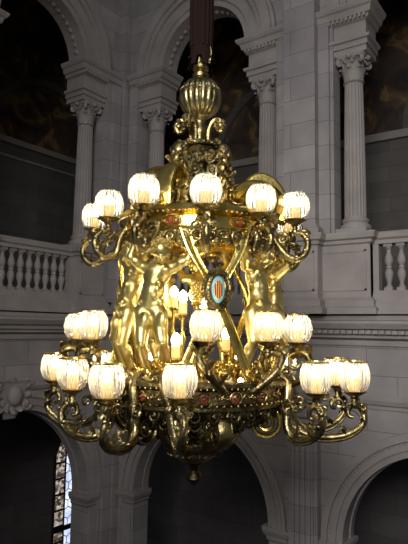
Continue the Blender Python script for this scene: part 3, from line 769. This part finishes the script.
# --- crossed straps with medallion
first = None
for k in range(3):
    e = empty('crossed_brace', (0, 0, 0), dg(13+120*k), CHD)
    if k == 0:
        r = 76*U; first = e
        for s_ in (-1, 1):
            b = MB()
            pts = [Vector((s_*x*U, -rr*U, Z(K))) for x, rr, K in ((27, 70, 84), (20, 74, 64), (6, 77, 40), (-8, 76, 12), (-22, 76, -22), (-33, 76, -50))]
            b.tube(pts, [1, 1, .9, .9, 1, 1.1], 8, 4, flat=(.050, .016), side=(1, 0, .55*s_))
            for q in (-1, 1): b.tube([p+Vector((q*.042, -.012, q*.023*s_)) for p in pts], .010, 6, 4)
            b.build('strap', GOLD, e)
        b = MB(); c = Vector((0*U, -81*U, Z(33)))
        def ell(rx, rz, y, rad, n=28): b.tube([c+Vector((rx*cos(2*pi*i/n), y, rz*sin(2*pi*i/n))) for i in range(n+1)], rad, 6, 1)
        b.sphere(c, .1, 28, 12, (1.02, .22, 1.55))
        ell(.103, .153, -.012, .012); ell(.062, .118, -.024, .010)
        for i in range(34): b.sphere(c+Vector((.117*cos(2*pi*i/34), -.004, .17*sin(2*pi*i/34))), .013, 6, 5)
        for i in range(26): b.sphere(c+Vector((.082*cos(2*pi*i/26), -.022, .135*sin(2*pi*i/26))), .011, 6, 5)
        md = b.build('medallion', BRONZE, e)
        b = MB(); b.sphere(c+Vector((0, -.022, 0)), .1, 24, 10, (.60, .10, 1.12)); b.build('turquoise_oval', CYAN, md)
        b = MB(); b.sphere(c+Vector((0, -.030, 0)), .1, 24, 10, (.36, .10, .80), mi=0)
        for i in range(4):
            x = -.027+i*.018; hh = .072*sqrt(max(.1, 1-(x/.037)**2)); b.box(c+Vector((x-.0045, -.043, -hh)), c+Vector((x+.0045, -.034, hh)), 1)
        b.build('striped_shield', [YEL, RED], md)['label'] = 'yellow shield with four red vertical stripes'
        # ornate crest above
    else:
        for ch in list(first.children): dup(ch, e)

# --- lower platform
b = MB()
b.lathe(prof([(2, -47), (84, -46), (92, -45), (94, -47), (94, -50), (89, -52), (87, -54), (87, -65), (91, -67), (91, -70), (84, -72), (78, -77), (62, -83), (50, -90), (2, -90)]), 120, cap=True)
for k in range(110): b.sphere(az(2*pi*k/110, 93*U, Z(-51.5)), .011, 6, 4)
for k in range(90): b.sphere(az(2*pi*k/90, 90.5*U, Z(-66)), .011, 6, 4)
b.build('lower_ring', BRONZE, CHD)
for k in range(20):
    a = 2*pi*k/20+.09; o_ = az(a, 1, 0); t_ = Vector((cos(a), sin(a), 0)); b = MB()
    Rr = Matrix((t_, -o_, Vector((0, 0, 1)))).transposed()
    b.sphere(o_*87.5*U+Vector((0, 0, Z(-59.5))), .042, 14, 8, (1, .4, 1), Rr); 
    b.tube([o_*(89*U)+t_*(.052*cos(q*pi/8))+Vector((0, 0, Z(-59.5)+.046*sin(q*pi/8))) for q in range(17)], .009, 6, 1, mi=1)
    b.curl(o_*89.5*U+Vector((0, 0, Z(-59.5))), t_, (0, 0, 1), .026, 1.2, .008, mi=1)
    for s_ in (-1, 1): b.curl(o_*88.5*U+t_*(s_*.09)+Vector((0, 0, Z(-59.5))), t_*s_, (0, 0, 1), .03, 1.3, .009, mi=1)
    b.build('enamel_boss', [RED, BRONZE], CHD)['label'] = 'red enamel boss in brass ring'
# golden foliage on the platform
b = MB(); rn = random.Random(11)
for k in range(150):
    a = rn.uniform(0, 2*pi); r = rn.uniform(30, 84); z = Z(-46)
    o_ = az(a, r*U, z); d_ = Vector((rn.uniform(-.6, .6), rn.uniform(-.6, .6), 1))
    if k % 2: b.leaf(o_, d_, az(a+rn.uniform(-1, 1), 1, 0), .026, rn.uniform(.07, .15), .7)
    else: b.curl(o_+Vector((0, 0, .05)), az(a, 1, 0).cross(Vector((0, 0, 1))), (0, 0, 1), rn.uniform(.03, .055), 1.3, .011)
    if k % 5 == 0: b.sphere(o_+Vector((0, 0, .04)), .032, 8, 6)
b.build('gilded_foliage', GOLD, CHD)
# under-bowl and finial
b = MB()
b.lathe(prof([(46, -86), (40, -92), (30, -100), (26, -106), (27, -108), (30, -111), (30, -115), (27, -120), (20, -126), (14, -132), (8, -134)]), 64)
b.build('lower_bowl', COPPER, CHD)
b = MB()
b.lathe(prof([(6, -132), (9, -135), (5, -138), (4, -142), (7, -146), (7.5, -150), (5, -154), (2, -157), (1, -158)]), 20)
b.build('finial', DARK, CHD)
b = MB()
for k in range(26):
    a = 2*pi*k/26; o_ = az(a, 1, 0); t_ = Vector((cos(a), sin(a), 0))
    b.curl(o_*30*U+Vector((0, 0, Z(-107))), t_*(1 if k % 2 else -1), (0, 0, 1), .04, 1.4, .012)
    b.leaf(o_*29*U+Vector((0, 0, Z(-112))), (0, 0, -1)+o_*-.5 if False else Vector((0, 0, -1))-o_*.4, o_, .035, .13, .4)
    b.leaf(o_*60*U+Vector((0, 0, Z(-84))), Vector((0, 0, -.7))-o_*.8, o_, .045, .22, .4)
for k in range(30):
    a = 2*pi*k/30; o_ = az(a, 1, 0); t_ = Vector((cos(a), sin(a), 0)); s_ = 1 if k % 2 else -1
    b.curl(o_*84*U+Vector((0, 0, Z(-76))), t_*s_, (0, 0, 1), .065, 1.5, .015)
    b.curl(o_*66*U+Vector((0, 0, Z(-86))), t_*s_, (0, 0, 1), .075, 1.5, .017)
    b.curl(o_*48*U+Vector((0, 0, Z(-95))), t_*-s_, (0, 0, 1), .06, 1.5, .015)
b.build('leaf_fringe', DARK, CHD)
for k in range(3):
    a = dg(12+120*k); o_ = az(a, 1, 0); t_ = Vector((cos(a), sin(a), 0)); b = MB()
    b.sphere(o_*50*U+Vector((0, 0, Z(-92))), .08, 14, 10, (.9, .9, 1.2)); b.sphere(o_*57*U+Vector((0, 0, Z(-93))), .03, 8, 6)
    for q in range(14): b.sphere(o_*(50+random.uniform(0, 8))*U+t_*random.uniform(-.10, .10)+Vector((0, 0, Z(random.uniform(-106, -80)))), random.uniform(.016, .03), 7, 5)
    for s_ in (-1, 1): b.leaf(o_*46*U+t_*(s_*.06)+Vector((0, 0, Z(-95))), Vector((0, 0, 1))+t_*s_*.5, o_, .045, .2, .6)
    b.build('mask_ornament', SILVERY, CHD)
# scroll brackets beneath the ring
for k in range(6):
    a = dg(79-60*k); o_ = az(a, 1, 0); t_ = Vector((cos(a), sin(a), 0)); b = MB()
    c = o_*(68*U)+Vector((0, 0, Z(-91))); pts = []; rr = []
    for i in range(26):
        q = i/25; th = pi*1.0+q*pi*4.2; rad = (13.5-10.5*q)*U
        pts.append(c+o_*(cos(th)*rad)*-1+Vector((0, 0, sin(th)*rad*1.0))); rr.append(1-.35*q)
    tail = [o_*(r*U)+Vector((0, 0, Z(K))) for r, K in ((36, -113), (42, -105), (50, -92), (59, -79))]
    pts2 = []; 
    for i in range(26):
        q = i/25; th = pi*.62-q*pi*4.0; rad = (16.5-13*q)*U
        pts2.append(c+o_*(cos(th)*rad)+Vector((0, 0, sin(th)*rad)))
    allp = tail+pts2; R_ = [.7, .8, .9, 1]+[1-.4*i/25 for i in range(26)]
    b.tube(allp, R_, 8, 2, flat=(.055, .024), side=t_)
    for s_ in (-1, 1): b.tube([p+t_*(s_*.05*R_[i]) for i, p in enumerate(allp)], .015, 6, 2)
    b.sphere(c, .035, 10, 7)
    b.build('volute_bracket', GOLD if k == 0 else BRONZE, CHD)

# --- lamp globes
GR = 13.5*U
def globe_mesh(round_top=False):
    b = MB(); pf = [(.42, -1.0), (.62, -.92), (.82, -.72), (.95, -.42), (1.0, -.08), (1.0, .25), (.94, .55), (.86, .76), (.82, .86), (.88, .98)]
    if round_top: pf = [(.40, -.98), (.62, -.90), (.82, -.70), (.95, -.40), (1.0, -.05), (.98, .28), (.90, .58), (.76, .80), (.66, .90), (.70, .98)]
    def md(j, a): return 1+(.030*cos(22*a) if 0 < j < 9 else 0)
    b.lathe([(r*GR, z*GR) for r, z in pf], 132, cap=False, mod=md)
    return b
def rim_mesh():
    b = MB(); n = 36
    b.lathe([(.86*GR, .97*GR), (.93*GR, .96*GR), (.94*GR, 1.03*GR), (.87*GR, 1.04*GR), (.86*GR, .97*GR)], 40, cap=False); return b
def cup_mesh():
    b = MB(); b.lathe([(.2*GR, -1.55*GR), (.16*GR, -1.42*GR), (.3*GR, -1.34*GR), (.22*GR, -1.26*GR), (.42*GR, -1.16*GR), (.66*GR, -1.03*GR), (.70*GR, -.92*GR), (.60*GR, -.92*GR), (.3*GR, -1.0*GR)], 28)
    for k in range(10):
        a = 2*pi*k/10; o_ = Vector((cos(a), sin(a), 0)); b.leaf(o_*.34*GR+Vector((0, 0, -1.2*GR)), Vector((0, 0, .6))+o_, o_, .028, .065, .5)
    return b
def candle_mesh(): b = MB(); b.lathe([(.36*GR, -.92*GR), (.40*GR, -.8*GR), (.37*GR, -.75*GR), (.37*GR, -.02*GR), (.30*GR, .0)], 20); return b
def bulb_mesh(): b = MB(); b.lathe([(.12*GR, 0), (.26*GR, .10*GR), (.31*GR, .28*GR), (.27*GR, .48*GR), (.12*GR, .66*GR), (.02*GR, .74*GR)], 12); return b
G0 = {}
def mk(key, fn, name, m):
    if key not in G0: G0[key] = fn().build(name, m); return G0[key]
    o = G0[key].copy(); COL.objects.link(o); return o
def lamp(px, py, d, kind, off=0):
    g = L(px, py, d); R = sqrt(g.x**2+g.y**2); phi = atan2(g.x, -g.y); z0 = g.z
    e1 = Vector((1, 0, 0)); b = MB()
    def Q(r, dz, t=0): return Vector((r*U, t*U, z0+dz*U))
    Ru = R/U
    def sway(pts, n, bulge):                  # swing the foot of the arm sideways round the ring
        for i in range(n):
            k = 1-i/(n-1); k = k*k*(3-2*k)
            pts[i] = Matrix.Rotation(dg(off)*k, 3, 'Z') @ pts[i]
        for i, q in enumerate(pts): pts[i] = q+Vector((0, -math.copysign(bulge[i]*U, off) if off else 0, 0))
    if kind == 'low':
        base = (Z(-58)-z0)/U; r1 = 89; k = Ru-r1
        pts = [Q(80, base+9), Q(88, base+14), Q(r1+5, base+6), Q(r1+6, base-10), Q(r1+8, -46), Q(r1+k*.45, -54), Q(r1+k*.82+1, -52), Q(Ru+6, -42), Q(Ru+7, -31), Q(Ru+1, -24), Q(Ru-5, -28), Q(Ru-5, -34), Q(Ru-1, -35)]
        sway(pts, 7, [0, 0, 0, 0, 0, 0, 1, 3, 5, 2, -2, -1, 1])
        b.tube(pts, [3.0*U, 3.6*U, 4.0*U, 3.9*U, 3.6*U, 3.3*U, 3.2*U, 3.2*U, 3.0*U, 2.8*U, 2.3*U, 2*U, 1.5*U], 10, 5)
        for s_ in (-1, 0, 1): b.tube([p+Vector((0, s_*2.6*U, 0))-Vector((0, 0, 3.2*U)) for p in pts[2:9]], 1.2*U, 6, 5)
        for i, p in enumerate(pts[4:9]): b.leaf(p+Vector((0, 0, 3*U)), (.4, 0, 1) if i < 2 else (-.5, 0, 1), (-1, 0, .2), .03, .10, .8)
        for i, p in enumerate(pts[5:10]):
            for s_ in (-1, 1): b.leaf(p, Vector((.3, s_*.5, 1)), (-.6, s_*.8, .2), .028, .085, .9)
        for i in range(4): b.sphere(pts[5+i]+Vector((rnx()*.5, rnx(), .02)), 2.6*U, 8, 6)
        b.sphere(pts[3], 5*U, 10, 8)
        for s_ in (-1, 1): b.curl(pts[1]+Vector((0, s_*6*U, 0)), (0, s_, 0), (0, 0, 1), 5*U, 1.3, 1.5*U)
        b.curl(Q(r1+12, -28), (1, 0, 0), (0, 0, 1), 7*U, 1.5, 1.8*U, pi/2, 1)
        b.curl(Q(Ru-13, -24), (-1, 0, 0), (0, 0, 1), 5*U, 1.3, 1.5*U)
        b.tube([Q(Ru, -22), Q(Ru, -19)], [3*U, 2.6*U], 10, 1); b.sphere(Q(Ru, -24), 3.8*U, 10, 8)
        m = BRONZE
    elif kind == 'mid':
        base = (Z(-50)-z0)/U; h = -base; r1 = min(86, Ru-8)
        pts = [Q(r1-6, base+1), Q(r1+4, base-4), Q(Ru+4, base+2), Q(Ru+11, base+14), Q(Ru+10, base+25), Q(Ru+2, -22), Q(Ru-6, -27), Q(Ru-7, -34), Q(Ru-2, -37), Q(Ru+2, -33)]
        sway(pts, 6, [0, 0, 3, 8, 9, 5, 0, -4, -2, 0])
        b.tube(pts, [2.4*U, 3*U, 3.6*U, 3.9*U, 3.6*U, 3.0*U, 2.8*U, 2.4*U, 2*U, 1.5*U], 10, 5)
        for i, p in enumerate(pts[2:7]):
            for s_ in (-1, 1): b.leaf(p, (.3, s_*.4, 1), (-.4, s_, .2), .032, .10, .9)
        for k in range(6): b.sphere(pts[3+k % 3]+Vector((rnx(), rnx(), rnx())), 2.2*U, 7, 5)
        b.curl(Q(Ru-13, base+10), (-1, 0, 0), (0, 0, 1), 6*U, 1.5, 1.6*U)
        b.tube([Q(Ru, -22), Q(Ru, -19)], [2.6*U, 2.4*U], 10, 1); b.sphere(Q(Ru, -24), 3.6*U, 10, 8)
        m = BRONZE
    else:
        base = (Z(92)-z0)/U; r1 = 76
        pts = [Q(r1, base), Q(r1+5, base-10), Q(Ru-8, -46), Q(Ru+2, -50), Q(Ru+10, -44), Q(Ru+12, -34), Q(Ru+6, -26), Q(Ru-2, -27), Q(Ru-5, -33), Q(Ru, -36)]
        b.tube(pts, [2.6*U, 3*U, 3.2*U, 3.4*U, 3.2*U, 3*U, 2.6*U, 2.2*U, 1.8*U, 1.4*U], 10, 5)
        b.curl(Q(Ru-12, -30), (-1, 0, 0), (0, 0, 1), 6.5*U, 1.5, 1.8*U); b.curl(Q(Ru+9, -27), (1, 0, 0), (0, 0, 1), 5*U, 1.3, 1.6*U)
        for i, p in enumerate(pts[2:7]): b.leaf(p, (.2, 0, 1), (-1, 0, .3), .03, .09, .8); b.sphere(p+Vector((0, rnx(), .02)), 2.3*U, 7, 5)
        for s_ in (-1, 1): b.curl(Q(Ru-3, -30, s_*7), (0, s_, 0), (0, 0, 1), 5*U, 1.4, 1.4*U)
        b.tube([Q(Ru, -26), Q(Ru, -19)], [2.4*U, 2.2*U], 10, 1); b.sphere(Q(Ru, -24), 3.4*U, 10, 8)
        m = BRONZE
    if kind == 'low': m = SILVERY
    arm = b.build('lamp_arm', m, CHD); arm.rotation_euler = (0, 0, phi-pi/2)
    rt = kind != 'low'
    for key, fn, nm, mm in (('g'+str(rt), lambda: globe_mesh(rt), 'glass_globe', GLASS), ('c', cup_mesh, 'lamp_cup', BRONZE), ('k', candle_mesh, 'candle_tube', CANDLE), ('b', bulb_mesh, 'light_bulb', BULB)):
        o = mk(key, fn, nm, mm); o.parent = arm; o.location = (R, 0, z0)
    if kind != 'up':
        o = mk('r', rim_mesh, 'globe_rim', GOLD); o.parent = arm; o.location = (R, 0, z0)
        if rt: o.scale = (.8, .8, 1)
rnx = lambda: random.uniform(-.03, .03)
LOW = [(180, 381, .79, -13), (107, 381, .775, -7), (73, 374, .875, 12), (55, 367, 1.02, 10), (316, 378, .87, 10), (354, 377, .90, -7), (337, 372, 1.0, -7), (104, 363, 1.18), (285, 366, 1.176), (150, 361, 1.26), (238, 361, 1.26)]
MID = [(206, 326, .83, 13), (268, 327, .88, -13), (297.5, 329, .95, 8), (93, 325, .91, 11), (78, 326.5, 1.02, -8), (130, 327, 1.2), (265, 329, 1.18)]
UPP = [(206, 191, .832), (261, 200, .884), (295, 207, .93), (288, 223, 1.062), (144, 191, .835), (109, 205, .93), (95, 217, 1.04), (232, 229, 1.14), (160, 229, 1.14)]
for a_ in LOW: lamp(*a_[:3], 'low', a_[3] if len(a_) > 3 else 0)
for a_ in MID: lamp(*a_[:3], 'mid', a_[3] if len(a_) > 3 else 0)
for a_ in UPP: lamp(*a_, 'up')

# --- bare candle lamps inside
def inner(px, py, d, zb=None, sc=1.0):
    g = L(px, py, d); b = MB(); x, y, z = g
    zb = Z(-46)
    b.lathe([(5*U, zb), (6*U, zb+2*U), (2*U, zb+5*U), (1.6*U, zb+(z-zb)*.35), (3.4*U, zb+(z-zb)*.45), (1.6*U, zb+(z-zb)*.55), (1.8*U, z-20*U), (5.5*U, z-18*U), (5.5*U, z-17*U), (2*U, z-16*U)], 14, (x, y, 0))
    st = b.build('candlestick', GOLD, CHD)
    b = MB(); b.lathe([(4.2*U, z-16*U), (4.2*U, z-5.5*U), (3*U, z-5*U)], 16, (x, y, 0)); b.build('candle_tube', CANDLE, st)
    b = MB(); b.lathe([(1.5*U, z-5*U), (4*U*sc, z-3*U), (4.4*U*sc, z), (3.6*U*sc, z+3.5*U), (.6*U, z+6.5*U)], 12, (x, y, 0)); b.build('light_bulb', BULB, st)
for p in ((183, 297, .98), (174, 292, 1.08), (176, 340, .93), (226, 334, 1.04), (204, 305, 1.08)): inner(*p)
# pine-cone finial standing in the middle
b = MB(); c = L(197, 292, .97)
zc_ = c.z
b.lathe([(7*U, Z(-46)), (8*U, Z(-40)), (3*U, Z(-36)), (2.4*U, Z(-10)), (6*U, Z(0)), (3*U, Z(8)), (3*U, zc_-14*U), (6.5*U, zc_-12*U), (3*U, zc_-10*U)], 20, (c.x, c.y, 0))
for j in range(9):
    t = j/8; r = 5.8*U*sin(pi*(.18+.78*t))+.004
    for k in range(9):
        a = 2*pi*(k+.5*(j % 2))/9; b.sphere((c.x+r*cos(a), c.y+r*sin(a), zc_-9*U+18*U*t), 1.8*U, 6, 5)
b.lathe([(3*U, zc_-9*U), (5.5*U, zc_-3*U), (4*U, zc_+5*U), (1*U, zc_+10*U)], 16, (c.x, c.y, 0))
b.build('pine_cone_post', GOLD, CHD)
# tiny bulbs on the front of the platform
for px, py in ((211.6, 382), (240.7, 381), (122, 378)):
    g = L(px, py, .86); b = MB(); b.lathe([(2.5*U, Z(-47)), (2.5*U, g.z-2*U), (1.5*U, g.z-1.5*U)], 10, (g.x, g.y, 0)); q = b.build('bulb_socket', BRONZE, CHD)
    b = MB(); b.sphere(g, 2.6*U, 10, 7); b.build('light_bulb', SMALLBULB, q)

# ================================================================== LIGHT, WORLD, CAMERA
w = bpy.data.worlds.new('world'); S.world = w; w.use_nodes = True
bg = w.node_tree.nodes['Background']; bg.inputs[0].default_value = (.86, .88, 1.0, 1); bg.inputs[1].default_value = .10
def area(name, loc, target, size, power, col):
    l = bpy.data.lights.new(name, 'AREA'); l.energy = power; l.size = size; l.color = col; l.shape = 'SQUARE'
    o = bpy.data.objects.new(name, l); COL.objects.link(o); o.location = loc
    o.rotation_euler = (Vector(target)-Vector(loc)).to_track_quat('-Z', 'Y').to_euler(); return o
sl = area('skylight', (1.0, 0.0, CZ+11), (-4.0, 8.5, CZ+2), 5, 160, (.92, .95, 1))
wl = area('hall_fill_light', (1.2, -4.0, CZ+3.5), (-3.2, 8.8, CZ+0.6), 3.0, 165, (.97, .97, 1)); wl.data.spread = radians(75)  # added fill light behind the camera, stands in for an unseen window

cam = bpy.data.cameras.new('camera'); co = bpy.data.objects.new('camera', cam); COL.objects.link(co); S.camera = co
cam.sensor_fit = 'VERTICAL'; cam.sensor_height = 24; cam.lens = F/544*24; cam.clip_end = 200
co.matrix_world = Matrix(((cr.x, cu.x, -cf.x, EYE.x), (cr.y, cu.y, -cf.y, EYE.y), (cr.z, cu.z, -cf.z, EYE.z), (0, 0, 0, 1)))
S.view_settings.view_transform = 'Standard'; S.view_settings.look = 'None'; S.view_settings.gamma = 1; S.view_settings.exposure = 0; S.view_settings.use_curve_mapping = False
S.cycles.use_denoising = True
S.cycles.max_bounces = 8; S.cycles.transparent_max_bounces = 16; S.cycles.sample_clamp_indirect = 4
